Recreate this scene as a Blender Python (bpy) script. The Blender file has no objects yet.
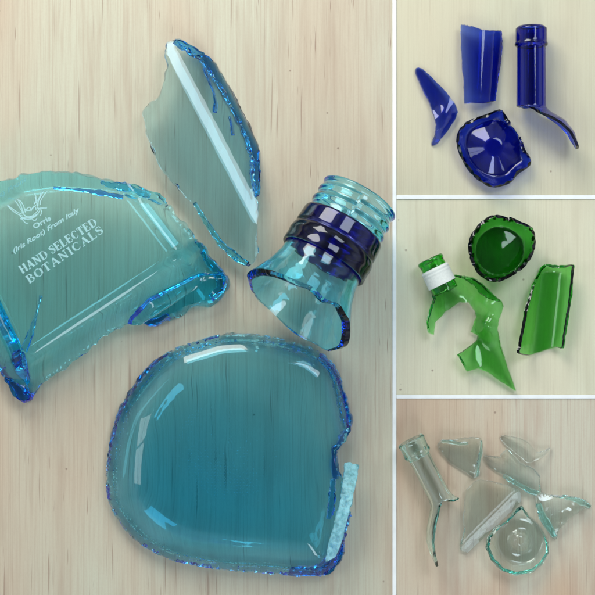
import bpy, bmesh, math, random
import numpy as np
from mathutils import Vector, Matrix, noise
from mathutils.geometry import delaunay_2d_cdt

# ------------------------------------------------------------------ scale
S = 0.0005          # metres per picture unit (595 units across the frame)
CX = CY = 297.5
DCAM = 1400.0       # camera height in the same units
scene = bpy.context.scene
COL = scene.collection

# ------------------------------------------------------------------ camera
cam_d = bpy.data.cameras.new("camera")
cam = bpy.data.objects.new("camera", cam_d)
COL.objects.link(cam)
cam.location = (0, 0, DCAM * S)
cam_d.sensor_width = 36
cam_d.angle = 2 * math.atan(297.5 / DCAM)
cam_d.clip_start = 0.01
cam_d.clip_end = 50
scene.camera = cam

# ------------------------------------------------------------------ world: the pale room around the table
world = bpy.data.worlds.new("World")
scene.world = world
world.use_nodes = True
wn = world.node_tree
bg = wn.nodes["Background"]
tc = wn.nodes.new("ShaderNodeTexCoord")
sx = wn.nodes.new("ShaderNodeSeparateXYZ")
rp = wn.nodes.new("ShaderNodeValToRGB")
wn.links.new(tc.outputs["Generated"], sx.inputs[0])
wn.links.new(sx.outputs["Z"], rp.inputs[0])
cr = rp.color_ramp
cr.elements[0].position = 0.0
cr.elements[0].color = (0.42, 0.44, 0.44, 1)
cr.elements[1].position = 1.0
cr.elements[1].color = (0.10, 0.12, 0.13, 1)
for p_, c_ in ((0.12, (0.76, 0.84, 0.92, 1)), (0.50, (0.86, 0.99, 1.10, 1)), (0.74, (0.58, 0.68, 0.75, 1)), (0.90, (0.20, 0.23, 0.25, 1))):
    e_ = cr.elements.new(p_); e_.color = c_
# uneven walls of the room: paler and darker patches
wnz = wn.nodes.new("ShaderNodeTexNoise")
wnz.inputs["Scale"].default_value = 2.2
wnz.inputs["Detail"].default_value = 1.0
wn.links.new(tc.outputs["Generated"], wnz.inputs["Vector"])
wr = wn.nodes.new("ShaderNodeMapRange")
wr.inputs["From Min"].default_value = 0.40
wr.inputs["From Max"].default_value = 0.60
wr.inputs["To Min"].default_value = 0.50
wr.inputs["To Max"].default_value = 1.35
wn.links.new(wnz.outputs["Fac"], wr.inputs["Value"])
wm = wn.nodes.new("ShaderNodeVectorMath"); wm.operation = 'SCALE'
wn.links.new(rp.outputs[0], wm.inputs[0]); wn.links.new(wr.outputs[0], wm.inputs["Scale"])
wn.links.new(wm.outputs[0], bg.inputs[0])
bg.inputs[1].default_value = 0.56

# ------------------------------------------------------------------ daylight windows, and one small light added for a highlight
def pane(name, loc, target, w, h, L, color):
    d = bpy.data.lights.new(name, 'AREA')
    d.shape = 'RECTANGLE'
    d.size, d.size_y = w, h
    d.energy = L * math.pi * w * h
    d.color = color
    o = bpy.data.objects.new(name, d)
    COL.objects.link(o)
    o.location = loc
    o.rotation_euler = (Vector(target) - Vector(loc)).to_track_quat('-Z', 'Y').to_euler()
    return o

def window_or_added_light(center, w, h, L, color, gap=0.03, nx=2, ny=2):
    c = Vector(center)
    q = (-c).to_track_quat('-Z', 'Y')
    X, Y = q @ Vector((1, 0, 0)), q @ Vector((0, 1, 0))
    for i in range(nx):
        for j in range(ny):
            p = c + X * ((i - (nx - 1) / 2) * (w + gap)) + Y * ((j - (ny - 1) / 2) * (h + gap))
            o = pane("window_or_added_pane", p, p - c, w, h, L, color)

window_or_added_light((-0.20, 0.56, 0.36), 0.34, 0.34, 9.0, (1.0, 1.0, 0.92), 0, 1, 1)
window_or_added_light((0.37, 0.44, 0.73), 0.38, 0.34, 6.0, (0.86, 0.98, 1.08), 0, 1, 1)
window_or_added_light((-0.62, -0.02, 0.60), 0.16, 0.15, 3.2, (0.90, 1.0, 0.97), 0.012)
window_or_added_light((0.147, -0.59, 0.64), 0.14, 0.30, 7.0, (0.86, 0.98, 1.08), 0, 1, 1)
window_or_added_light((0.49, -0.52, 0.58), 0.10, 0.12, 3.2, (0.86, 0.98, 1.08), 0, 1, 1)  # added unseen light, puts the highlight on the large clear shard's slanting edge

scene.view_settings.view_transform = 'Standard'
scene.view_settings.look = 'None'
scene.view_settings.exposure = 0.12
scene.view_settings.gamma = 1
cy = scene.cycles
cy.max_bounces = 28
cy.transmission_bounces = 28
cy.glossy_bounces = 10
cy.diffuse_bounces = 3
cy.transparent_max_bounces = 16
cy.caustics_reflective = True
cy.caustics_refractive = True
cy.blur_glossy = 0.6
cy.sample_clamp_indirect = 6.0
cy.use_denoising = True

# ------------------------------------------------------------------ node helpers
def nmat(name):
    m = bpy.data.materials.new(name)
    m.use_nodes = True
    m.node_tree.nodes.clear()
    return m, m.node_tree

def N(nt, typ, **kw):
    n = nt.nodes.new(typ)
    for k, v in kw.items():
        if k.startswith('i_'):
            n.inputs[k[2:].replace('_', ' ')].default_value = v
        else:
            setattr(n, k, v)
    return n

def math_n(nt, op, a, b=None, clamp=False):
    n = nt.nodes.new("ShaderNodeMath")
    n.operation = op
    n.use_clamp = clamp
    for i, v in enumerate((a, b)):
        if v is None:
            continue
        if isinstance(v, (int, float)):
            n.inputs[i].default_value = v
        else:
            nt.links.new(v, n.inputs[i])
    return n.outputs[0]

def mix_col(nt, fac, a, b, mode='MIX'):
    n = nt.nodes.new("ShaderNodeMix")
    n.data_type = 'RGBA'
    n.blend_type = mode
    for idx, v in ((0, fac), (6, a), (7, b)):
        if isinstance(v, (int, float)):
            n.inputs[idx].default_value = v
        elif isinstance(v, tuple):
            n.inputs[idx].default_value = v
        else:
            nt.links.new(v, n.inputs[idx])
    return n.outputs[2]

def ramp(nt, src, p0, p1, c0=(0, 0, 0, 1), c1=(1, 1, 1, 1)):
    n = nt.nodes.new("ShaderNodeValToRGB")
    n.color_ramp.elements[0].position = p0
    n.color_ramp.elements[1].position = p1
    n.color_ramp.elements[0].color = c0
    n.color_ramp.elements[1].color = c1
    nt.links.new(src, n.inputs[0])
    return n.outputs[0]

def plywood(name, base, warm, dark, seed, dash=0.5, blotch=0.5, fine=1.0):
    """pale rotary-cut plywood, grain along Y; coordinates in picture units"""
    m, nt = nmat(name)
    out = N(nt, "ShaderNodeOutputMaterial")
    bs = N(nt, "ShaderNodeBsdfPrincipled", i_Roughness=0.55)
    nt.links.new(bs.outputs[0], out.inputs[0])
    tc = N(nt, "ShaderNodeTexCoord")
    def coords(sxv, syv, off):
        mp = N(nt, "ShaderNodeMapping")
        mp.inputs['Scale'].default_value = (sxv / S, syv / S, 1)
        mp.inputs['Location'].default_value = (off + seed * 7.31, off * 1.7 - seed * 3.1, seed)
        nt.links.new(tc.outputs['Object'], mp.inputs[0])
        return mp.outputs[0]
    def nz(sxv, syv, off, detail=2, rough=0.5, dist=0.0):
        n = N(nt, "ShaderNodeTexNoise")
        n.inputs['Scale'].default_value = 1.0
        n.inputs['Detail'].default_value = detail
        n.inputs['Roughness'].default_value = rough
        n.inputs['Distortion'].default_value = dist
        nt.links.new(coords(sxv, syv, off), n.inputs['Vector'])
        return n.outputs['Fac']
    big = nz(1 / 110, 1 / 260, 3, 2, 0.5, 0.4)
    med = nz(1 / 16, 1 / 170, 9, 3, 0.6, 0.2)
    fin = nz(1 / 1.8, 1 / 70, 21, 3, 0.6)
    fab = nz(1 / 2.2, 1 / 2.6, 31, 2, 0.6)
    c = mix_col(nt, ramp(nt, big, 0.42, 0.68), base, warm)
    c2 = mix_col(nt, math_n(nt, 'MULTIPLY', ramp(nt, med, 0.50, 0.78), blotch), c, dark)
    c3 = mix_col(nt, math_n(nt, 'MULTIPLY', ramp(nt, fin, 0.45, 0.80), 0.30 * fine), c2, dark)
    lng = nz(1 / 1.1, 1 / 420, 41, 2, 0.55)
    c3 = mix_col(nt, math_n(nt, 'MULTIPLY', ramp(nt, lng, 0.52, 0.70), 0.32 * fine), c3, dark)
    c4 = mix_col(nt, math_n(nt, 'MULTIPLY', ramp(nt, fab, 0.40, 0.75), 0.10), c3, dark)
    # short dark pore dashes in clusters
    d1 = nz(1 / 1.9, 1 / 42, 55, 2, 0.5)
    clus = nz(1 / 55, 1 / 150, 77, 1, 0.5)
    dm = math_n(nt, 'MULTIPLY', ramp(nt, d1, 0.67, 0.75), ramp(nt, clus, 0.42, 0.60))
    d2 = nz(1 / 3.0, 1 / 95, 155, 1, 0.4)
    dm2 = math_n(nt, 'MULTIPLY', ramp(nt, d2, 0.68, 0.75), 0.7)
    dm = math_n(nt, 'MAXIMUM', dm, dm2)
    c5 = mix_col(nt, math_n(nt, 'MULTIPLY', dm, dash), c4, (0.20, 0.075, 0.05, 1))
    # specks
    vo = N(nt, "ShaderNodeTexVoronoi")
    vo.inputs['Scale'].default_value = 1.0
    nt.links.new(coords(1 / 34, 1 / 34, 5), vo.inputs['Vector'])
    sp = math_n(nt, 'MULTIPLY', ramp(nt, vo.outputs['Distance'], 0.022, 0.042, (1, 1, 1, 1), (0, 0, 0, 1)), 0.55)
    c6 = mix_col(nt, sp, c5, (0.16, 0.07, 0.05, 1))
    nt.links.new(c6, bs.inputs['Base Color'])
    bp = N(nt, "ShaderNodeBump")
    bp.inputs['Strength'].default_value = 0.25
    bp.inputs['Distance'].default_value = 0.4 * S
    hh = math_n(nt, 'SUBTRACT', fin, math_n(nt, 'MULTIPLY', dm, 0.8))
    nt.links.new(hh, bp.inputs['Height'])
    nt.links.new(bp.outputs[0], bs.inputs['Normal'])
    return m

def glass(name, sigma, ior=1.5, rough=0.035, wav=0.25, wscale=9.0, stretch=(1, 1, 1), chips=0.0):
    """clear glass whose colour comes from absorption; sigma per picture unit (r, g, b)"""
    m, nt = nmat(name)
    out = N(nt, "ShaderNodeOutputMaterial")
    g = N(nt, "ShaderNodeBsdfGlass")
    g.inputs['IOR'].default_value = ior
    g.inputs['Roughness'].default_value = rough
    g.inputs['Color'].default_value = (1, 1, 1, 1)
    nt.links.new(g.outputs[0], out.inputs['Surface'])
    d = max(sigma) * 1.02 / S
    v = N(nt, "ShaderNodeVolumeAbsorption")
    v.inputs['Density'].default_value = d
    v.inputs['Color'].default_value = tuple(1 - s / S / d for s in sigma) + (1,)
    nt.links.new(v.outputs[0], out.inputs['Volume'])
    tc = N(nt, "ShaderNodeTexCoord")
    mp = N(nt, "ShaderNodeMapping")
    mp.inputs['Scale'].default_value = tuple(q / wscale / S for q in stretch)
    nt.links.new(tc.outputs['Object'], mp.inputs[0])
    n = N(nt, "ShaderNodeTexNoise")
    n.inputs['Scale'].default_value = 1.0
    n.inputs['Detail'].default_value = 1.5
    nt.links.new(mp.outputs[0], n.inputs['Vector'])
    bp = N(nt, "ShaderNodeBump")
    bp.inputs['Strength'].default_value = wav
    bp.inputs['Distance'].default_value = 1.2 * S
    nt.links.new(n.outputs['Fac'], bp.inputs['Height'])
    nt.links.new(bp.outputs[0], g.inputs['Normal'])
    return m

def plain(name, col, rough=0.5, bump=0.2, sc=3.0, emis=None, transl=0.0):
    m, nt = nmat(name)
    out = N(nt, "ShaderNodeOutputMaterial")
    b = N(nt, "ShaderNodeBsdfPrincipled", i_Roughness=rough)
    tc = N(nt, "ShaderNodeTexCoord")
    mp = N(nt, "ShaderNodeMapping")
    mp.inputs['Scale'].default_value = (1 / sc / S,) * 3
    nt.links.new(tc.outputs['Object'], mp.inputs[0])
    n = N(nt, "ShaderNodeTexNoise")
    n.inputs['Scale'].default_value = 1.0
    nt.links.new(mp.outputs[0], n.inputs['Vector'])
    c = mix_col(nt, n.outputs['Fac'], tuple(v * 0.88 for v in col[:3]) + (1,), tuple(min(1, v * 1.08) for v in col[:3]) + (1,))
    nt.links.new(c, b.inputs['Base Color'])
    bp = N(nt, "ShaderNodeBump")
    bp.inputs['Strength'].default_value = bump
    bp.inputs['Distance'].default_value = 0.4 * S
    nt.links.new(n.outputs['Fac'], bp.inputs['Height'])
    nt.links.new(bp.outputs[0], b.inputs['Normal'])
    if transl:
        t = N(nt, "ShaderNodeBsdfTransparent")
        mx = N(nt, "ShaderNodeMixShader")
        mx.inputs[0].default_value = transl
        nt.links.new(b.outputs[0], mx.inputs[1])
        nt.links.new(t.outputs[0], mx.inputs[2])
        nt.links.new(mx.outputs[0], out.inputs[0])
    else:
        nt.links.new(b.outputs[0], out.inputs[0])
    return m

# ------------------------------------------------------------------ object helpers
def link(name, mesh, mat, parent=None):
    o = bpy.data.objects.new(name, mesh)
    COL.objects.link(o)
    mesh.materials.append(mat)
    if parent:
        o.parent = parent
        o.matrix_parent_inverse = Matrix.Translation(-parent.location)
    return o

def tag(o, label, cat, group=None):
    o["label"] = label
    o["category"] = cat
    if group:
        o["group"] = group
    return o

def empty(name, px, py):
    e = bpy.data.objects.new(name, None)
    COL.objects.link(e)
    e.location = ((px - CX) * S, (CY - py) * S, 0)
    e.empty_display_size = 0.01
    return e

def to_world(px, py, z):
    """a point at height z which stands at picture position px, py"""
    k = 1 - z / DCAM
    return ((px - CX) * k * S, (CY - py) * k * S, z * S)

# ------------------------------------------------------------------ sheets of broken glass
def resample(pts, step, close=True):
    P = [Vector(p) for p in pts]
    n = len(P)
    out = []
    for i in range(n if close else n - 1):
        a, b = P[i], P[(i + 1) % n]
        L = (b - a).length
        k = max(1, int(round(L / step)))
        for j in range(k):
            out.append(a.lerp(b, j / k))
    if not close:
        out.append(P[-1])
    return out

def chaikin(pts, it=1):
    P = [Vector(p) for p in pts]
    for _ in range(it):
        q = []
        for i in range(len(P)):
            a, b = P[i], P[(i + 1) % len(P)]
            q += [a.lerp(b, 0.22), a.lerp(b, 0.78)]
        P = q
    return P

def poly_dist(poly, X, Y):
    P = np.array([(p[0], p[1]) for p in poly], float)
    Q = np.roll(P, -1, axis=0)
    d = np.full(X.shape, 1e9)
    for a, b in zip(P, Q):
        ab = b - a
        l2 = max(1e-9, ab @ ab)
        t = np.clip(((X - a[0]) * ab[0] + (Y - a[1]) * ab[1]) / l2, 0, 1)
        d = np.minimum(d, np.hypot(X - a[0] - t * ab[0], Y - a[1] - t * ab[1]))
    return d

def inside(poly, X, Y):
    P = np.array([(p[0], p[1]) for p in poly], float)
    r = np.zeros(X.shape, bool)
    j = len(P) - 1
    for i in range(len(P)):
        xi, yi, xj, yj = P[i][0], P[i][1], P[j][0], P[j][1]
        c = (yi > Y) != (yj > Y)
        with np.errstate(divide='ignore', invalid='ignore'):
            xx = (xj - xi) * (Y - yi) / (yj - yi if yj != yi else 1e-9) + xi
        r ^= c & (X < xx)
        j = i
    return r

def tps(ctrl, smooth=0.5):
    C = np.array(ctrl, float)
    n = len(C)
    def U(r2):
        return np.where(r2 < 1e-9, 0, 0.5 * r2 * np.log(np.maximum(r2, 1e-9)))
    D = ((C[:, None, :2] - C[None, :, :2]) ** 2).sum(-1)
    K = U(D) + np.eye(n) * smooth * 50
    Pm = np.c_[np.ones(n), C[:, :2]]
    A = np.zeros((n + 3, n + 3))
    A[:n, :n] = K; A[:n, n:] = Pm; A[n:, :n] = Pm.T
    w = np.linalg.solve(A, np.r_[C[:, 2], 0, 0, 0])
    def f(X, Y):
        X = np.asarray(X, float); Y = np.asarray(Y, float)
        r2 = (X[..., None] - C[:, 0]) ** 2 + (Y[..., None] - C[:, 1]) ** 2
        return U(r2) @ w[:n] + w[n] + w[n + 1] * X + w[n + 2] * Y
    return f

SHIFT = {}
def sheet(name, outline, zf, thick, mat, parent=None, step=2.5, jag=0.5, soft=0, seed=1, edge=0.7, rings=3, rest=True, bstep=1.8, persp=True, flare=1.0):
    """zf(X, Y) -> height of the middle surface; thick: number or function. Broken sides are faceted."""
    rnd = random.Random(seed)
    pts = chaikin(outline, soft) if soft else [Vector(p) for p in outline]
    B = resample(pts, bstep)
    n = len(B)
    J = []
    for i, p in enumerate(B):
        t = (B[(i + 1) % n] - B[i - 1])
        nr = Vector((t.y, -t.x)).normalized() if t.length > 1e-6 else Vector((0, 0))
        fm = 0.035 + 0.05 * abs(noise.noise(Vector((p.x * 0.02, p.y * 0.02, seed + 40))))
        v = 1.1 - abs(noise.noise(Vector((p.x * fm, p.y * fm, seed)))) * 4.0 + noise.noise(Vector((p.x * 0.22, p.y * 0.22, seed + 9))) * 0.2
        v += 0
        J.append(p + nr * v * jag)
    B = J
    xs = [p.x for p in B]; ys = [p.y for p in B]
    gx, gy = [], []
    y = min(ys); r = 0
    while y < max(ys):
        x = min(xs) + (step / 2 if r % 2 else 0)
        while x < max(xs):
            gx.append(x); gy.append(y); x += step
        y += step * 0.866; r += 1
    GX, GY = np.array(gx), np.array(gy)
    ok = inside(B, GX, GY)
    GX, GY = GX[ok], GY[ok]
    ok = poly_dist(B, GX, GY) > step * 0.45
    GX, GY = GX[ok], GY[ok]
    verts = [Vector((p.x, p.y)) for p in B] + [Vector((a, b)) for a, b in zip(GX, GY)]
    ov, oe, of, _, _, _ = delaunay_2d_cdt(verts, [], [list(range(n))], 1, 1e-5)
    X = np.array([v.x for v in ov]); Y = np.array([v.y for v in ov])
    e = 0.6
    Z = zf(X, Y)
    zx = (zf(X + e, Y) - zf(X - e, Y)) / (2 * e)
    zy = (zf(X, Y + e) - zf(X, Y - e)) / (2 * e)
    T = thick(X, Y) if callable(thick) else np.full(X.shape, float(thick))
    ln = np.sqrt(zx ** 2 + zy ** 2 + 1)
    nx, ny, nz_ = -zx / ln, -zy / ln, 1 / ln
    if rest:
        low = (Z - nz_ * T / 2).min()
        Z = Z - low + 0.35
        SHIFT[name] = 0.35 - low
    k = (1 - Z / DCAM) if persp else np.ones_like(Z)
    PX, PY = (X - CX) * k, (CY - Y) * k
    # picture Y runs down, so the Y slope flips sign
    top = np.c_[PX + nx * T / 2, PY - ny * T / 2, Z + nz_ * T / 2]
    bot = np.c_[PX - nx * T / 2, PY + ny * T / 2, Z - nz_ * T / 2]
    bot[:, 2] = np.maximum(bot[:, 2], 0.2)
    bm = bmesh.new()
    vt = [bm.verts.new(Vector(p) * S) for p in top]
    vb = [bm.verts.new(Vector(p) * S) for p in bot]
    ec = {}
    for f in of:
        a, b, c = f
        area = (X[b] - X[a]) * (Y[c] - Y[a]) - (X[c] - X[a]) * (Y[b] - Y[a])
        if area > 0:
            a, b, c = a, c, b
        for q in ((a, b), (b, c), (c, a)):
            ec[q] = 1
        F = bm.faces.new((vt[a], vt[b], vt[c])); F.smooth = True
        F = bm.faces.new((vb[c], vb[b], vb[a])); F.smooth = True
    bd = [q for q in ec if (q[1], q[0]) not in ec]
    # ring vertices between the top and bottom rims
    mids = {}
    FL = flare(X, Y) if callable(flare) else np.full(X.shape, float(flare))
    bset = sorted({i for q in bd for i in q})
    nxt = {a: b for a, b in bd}
    prv = {b: a for a, b in bd}
    for i in bset:
        a, b = prv.get(i, i), nxt.get(i, i)
        tv = Vector((PX[b] - PX[a], PY[b] - PY[a], 0))
        o = Vector((tv.y, -tv.x, 0)).normalized() if tv.length > 1e-6 else Vector((0, 0, 0))
        L = []
        fl = FL[i] * (1 + 0.9 * noise.noise(Vector((X[i] * .07, Y[i] * .07, seed + 3))) )
        bot[i] = bot[i] + np.array(o) * fl
        vb[i].co = Vector(bot[i]) * S
        for r in range(1, rings):
            t = r / rings
            p = Vector(top[i]).lerp(Vector(bot[i]), t)
            bul = math.sin(math.pi * t) * edge * min(1.5, T[i] / 4)
            p += o * (bul * (0.2 + 1.5 * noise.noise(Vector((X[i] * .07, Y[i] * .07, r * 3 + seed)))) + 0)
            p.z = max(0.2, p.z + noise.noise(Vector((X[i] * .08, Y[i] * .08, r * 5 + seed + 20))) * edge * 0.9)
            L.append(bm.verts.new(p * S))
        mids[i] = [vt[i]] + L + [vb[i]]
    for a, b in bd:
        for r in range(rings):
            A, Bq = mids[a], mids[b]
            try:
                bm.faces.new((A[r + 1], Bq[r + 1], Bq[r], A[r])).smooth = True
            except ValueError:
                pass
    bm.edges.ensure_lookup_table()
    for a, b in bd:
        for lst in (vt, vb):
            ed = bm.edges.get((lst[a], lst[b]))
            if ed:
                ed.smooth = False
    bmesh.ops.recalc_face_normals(bm, faces=bm.faces)
    bm.normal_update()
    tops = set(vt)
    if sum(f.normal.z * f.calc_area() for f in bm.faces if all(v in tops for v in f.verts)) < 0:
        bmesh.ops.reverse_faces(bm, faces=bm.faces[:])
    me = bpy.data.meshes.new(name)
    bm.to_mesh(me)
    bm.free()
    return link(name, me, mat, parent)

# ------------------------------------------------------------------ turned glass with a broken end
def interp(tab, x):
    return float(np.interp(x, [t[0] for t in tab], [t[1] for t in tab]))

def smooth_tab(tab, n=240, it=6):
    xs = np.linspace(tab[0][0], tab[-1][0], n)
    ys = np.interp(xs, [t[0] for t in tab], [t[1] for t in tab])
    for _ in range(it):
        y2 = ys.copy(); y2[1:-1] = (ys[:-2] + 2 * ys[1:-1] + ys[2:]) / 4; ys = y2
    return list(zip(xs, ys))

def lathe(name, prof, th, Ltab, s0, origin, axis, mat, parent=None, nth=144, ds=1.2, jag=0.6, extra=None, up=(0, 0, 1), seed=1, start=0.0, facet=False, round_lip=1.0):
    """prof: (s, r) along the axis; Ltab: (degrees, length), 0 = up, 90 = right-hand side of the axis"""
    rnd = random.Random(seed)
    a = Vector(axis).normalized()
    u = Vector(up); u = (u - a * u.dot(a)).normalized()
    side = a.cross(u)                 # right-hand side seen along the axis with up on top
    Lmax = max(t[1] for t in Ltab)
    prof = smooth_tab(prof)
    ns = int((Lmax - start) / ds)
    thf = th if callable(th) else (lambda s: th)
    Ls = []
    for i in range(nth):
        deg = 360 * i / nth
        L = interp(Ltab, deg if deg <= 180 else deg - 360)
        L += jag * (noise.noise(Vector((math.cos(deg * .01745) * 2.5, math.sin(deg * .01745) * 2.5, seed))) * 3 + (rnd.random() - .5) * .12)
        Ls.append(L)
    bm = bmesh.new()
    rows_o, rows_i = [], []
    O = Vector(origin)
    def pt(s, r, th_):
        return (O + a * s + (u * math.cos(th_) + side * math.sin(th_)) * r) * S
    for i in range(nth):
        t = 2 * math.pi * i / nth
        ro, ri = [], []
        for j in range(ns + 1):
            s = start + (Lmax - start) * j / ns
            if s > s0:
                s = s0 + (s - s0) * (Ls[i] - s0) / (Lmax - s0)
            r = interp(prof, s)
            dr = (interp(prof, s + .5) - interp(prof, s - .5))
            nn = math.hypot(1, dr)
            h = thf(s) / 2
            ex = extra(s, t) if extra else 0
            lip = 0
            if j == 0:
                lip = round_lip * 0.6
            ro.append(bm.verts.new(pt(s - h * dr / nn * 1, r + h / nn + ex - lip, t)))
            ri.append(bm.verts.new(pt(s + h * dr / nn * 1, r - h / nn + lip * .5, t)))
        rows_o.append(ro); rows_i.append(ri)
    for i in range(nth):
        k = (i + 1) % nth
        for j in range(ns):
            bm.faces.new((rows_o[i][j], rows_o[k][j], rows_o[k][j + 1], rows_o[i][j + 1])).smooth = True
            bm.faces.new((rows_i[i][j], rows_i[i][j + 1], rows_i[k][j + 1], rows_i[k][j])).smooth = True
        bm.faces.new((rows_o[i][0], rows_i[i][0], rows_i[k][0], rows_o[k][0])).smooth = True
    # broken end with a middle ring
    mid = []
    for i in range(nth):
        p = (rows_o[i][-1].co + rows_i[i][-1].co) / 2 + a * S * (jag * (0.8 + 0.5 * math.sin(i * 0.21) + rnd.random() * (0.9 if facet else 0.15)))
        mid.append(bm.verts.new(p))
    for i in range(nth):
        k = (i + 1) % nth
        bm.faces.new((rows_o[i][-1], rows_o[k][-1], mid[k], mid[i])).smooth = not facet
        bm.faces.new((mid[i], mid[k], rows_i[k][-1], rows_i[i][-1])).smooth = not facet
    for i in range(nth):
        k = (i + 1) % nth
        for rw in (rows_o, rows_i):
            ed = bm.edges.get((rw[i][-1], rw[k][-1]))
            if ed:
                ed.smooth = False
    for v in bm.verts:
        v.co.z = max(v.co.z, 0.25 * S)
    bmesh.ops.recalc_face_normals(bm, faces=bm.faces)
    me = bpy.data.meshes.new(name)
    bm.to_mesh(me)
    bm.free()
    return link(name, me, mat, parent)

def P3(px, py, z):
    k = 1 - z / DCAM
    return ((px - CX) * k, (CY - py) * k, z)

# ------------------------------------------------------------------ plywood boards and white strips (what everything rests on)
def box(name, x0, y0, x1, y1, z0, z1, mat, bev=0.3, parent=None):
    bm = bmesh.new()
    vs = [bm.verts.new(((x - CX) * S, (CY - y) * S, z * S)) for z in (z0, z1) for x, y in ((x0, y0), (x1, y0), (x1, y1), (x0, y1))]
    for f in ((0, 1, 2, 3), (4, 5, 6, 7), (0, 1, 5, 4), (1, 2, 6, 5), (2, 3, 7, 6), (3, 0, 4, 7)):
        bm.faces.new([vs[i] for i in f])
    bmesh.ops.recalc_face_normals(bm, faces=bm.faces)
    bmesh.ops.bevel(bm, geom=bm.edges[:], offset=bev * S, segments=2, affect='EDGES')
    me = bpy.data.meshes.new(name)
    bm.to_mesh(me); bm.free()
    return link(name, me, mat, parent)

ply_main = plywood("pale_plywood_main", (0.595, 0.555, 0.42, 1), (0.59, 0.465, 0.34, 1), (0.43, 0.30, 0.215, 1), 1.0, dash=0.60, blotch=0.55, fine=1.3)
ply_a = plywood("pale_plywood_cream", (0.62, 0.58, 0.42, 1), (0.63, 0.55, 0.395, 1), (0.49, 0.42, 0.29, 1), 4.0, dash=0.16, blotch=0.45, fine=1.0)
ply_b = plywood("pale_plywood_yellow", (0.70, 0.67, 0.50, 1), (0.71, 0.63, 0.46, 1), (0.53, 0.46, 0.32, 1), 7.0, dash=0.10, blotch=0.45, fine=0.9)
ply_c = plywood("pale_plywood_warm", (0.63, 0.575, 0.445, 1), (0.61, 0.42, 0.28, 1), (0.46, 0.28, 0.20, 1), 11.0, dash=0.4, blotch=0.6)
boards = [("plywood_board", (-160, -160, 394.2, 755), ply_main, "large pale plywood board with brown grain under the pale blue glass"),
          ("plywood_board", (394.4, -160, 755, 197.2), ply_a, "cream plywood board under the cobalt blue glass"),
          ("plywood_board", (394.4, 197.4, 755, 396.6), ply_b, "smooth yellowish plywood board under the green glass"),
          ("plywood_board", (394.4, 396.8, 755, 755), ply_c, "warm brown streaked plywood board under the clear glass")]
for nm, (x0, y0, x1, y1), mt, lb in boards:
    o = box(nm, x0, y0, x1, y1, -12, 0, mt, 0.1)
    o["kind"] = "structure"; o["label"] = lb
white = plain("white_strip_paint", (0.93, 0.92, 0.90), 0.6, 0.1, 12)
g_strip = "white strips between the boards"
tag(box("divider_strip", 392.4, -160, 396.3, 755, 0.05, 1.2, white), "long upright white strip between the big board and the three right-hand boards", "strip", g_strip)
tag(box("divider_strip", 396.4, 195.2, 755, 199.2, 0.05, 1.1, white), "short level white strip between the cobalt glass and the green glass", "strip", g_strip)
tag(box("divider_strip", 396.4, 394.6, 755, 398.6, 0.05, 1.1, white), "short level white strip between the green glass and the clear glass", "strip", g_strip)

# ------------------------------------------------------------------ glass colours
G_face = glass("aqua_glass_face", (0.092, 0.0105, 0.0005), wav=0.14, wscale=22)
G_side = glass("aqua_glass_shard", (0.066, 0.012, 0.001), wav=0.16, wscale=15, stretch=(1, 1, 1))
G_neck = glass("aqua_glass_neck", (0.115, 0.017, 0.001), wav=0.2, wscale=12)
G_base = glass("aqua_glass_base", (0.070, 0.0125, 0.0005), wav=0.12, wscale=16)
def add_stipple(m, zlo, zhi):
    """moulded stippling round the heel, between two heights"""
    nt = m.node_tree
    g = [n for n in nt.nodes if n.type == 'BSDF_GLASS'][0]
    b0 = [n for n in nt.nodes if n.type == 'BUMP'][0]
    tc = N(nt, "ShaderNodeTexCoord"); mp = N(nt, "ShaderNodeMapping"); mp.inputs['Scale'].default_value = (1 / 3.2 / S,) * 3
    nt.links.new(tc.outputs['Object'], mp.inputs[0])
    vo = N(nt, "ShaderNodeTexVoronoi"); vo.inputs['Scale'].default_value = 1; vo.inputs['Randomness'].default_value = 0.35
    nt.links.new(mp.outputs[0], vo.inputs['Vector'])
    sp = N(nt, "ShaderNodeSeparateXYZ"); nt.links.new(tc.outputs['Object'], sp.inputs[0])
    def mr(a, b, c, d):
        r = N(nt, "ShaderNodeMapRange"); r.interpolation_type = 'SMOOTHSTEP'
        for k, v in zip(("From Min", "From Max", "To Min", "To Max"), (a, b, c, d)):
            r.inputs[k].default_value = v
        nt.links.new(sp.outputs['Z'], r.inputs['Value'])
        return r.outputs[0]
    mask = math_n(nt, 'MULTIPLY', mr(zlo * S, (zlo + 2) * S, 0, 1), mr((zhi - 2) * S, zhi * S, 1, 0))
    h = math_n(nt, 'MULTIPLY', ramp(nt, vo.outputs['Distance'], 0.15, 0.5, (1, 1, 1, 1), (0, 0, 0, 1)), mask)
    b1 = N(nt, "ShaderNodeBump"); b1.inputs['Strength'].default_value = 0.35; b1.inputs['Distance'].default_value = 0.6 * S
    nt.links.new(h, b1.inputs['Height']); nt.links.new(b0.outputs[0], b1.inputs['Normal'])
    nt.links.new(b1.outputs[0], g.inputs['Normal'])
add_stipple(G_base, 9, 17)
G_band = glass("navy_glass_band", (1.3, 1.7, 0.50), wav=0.08, wscale=10)
G_cobalt = glass("cobalt_glass", (0.90, 0.68, 0.09), wav=0.05, wscale=9)
G_green = glass("green_glass", (0.50, 0.092, 0.56), wav=0.16, wscale=9)
G_green_d = glass("deep_green_glass", (0.70, 0.20, 0.72), wav=0.08, wscale=9)
G_clear = glass("clear_glass", (0.032, 0.006, 0.010), wav=0.04, wscale=8)
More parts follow.
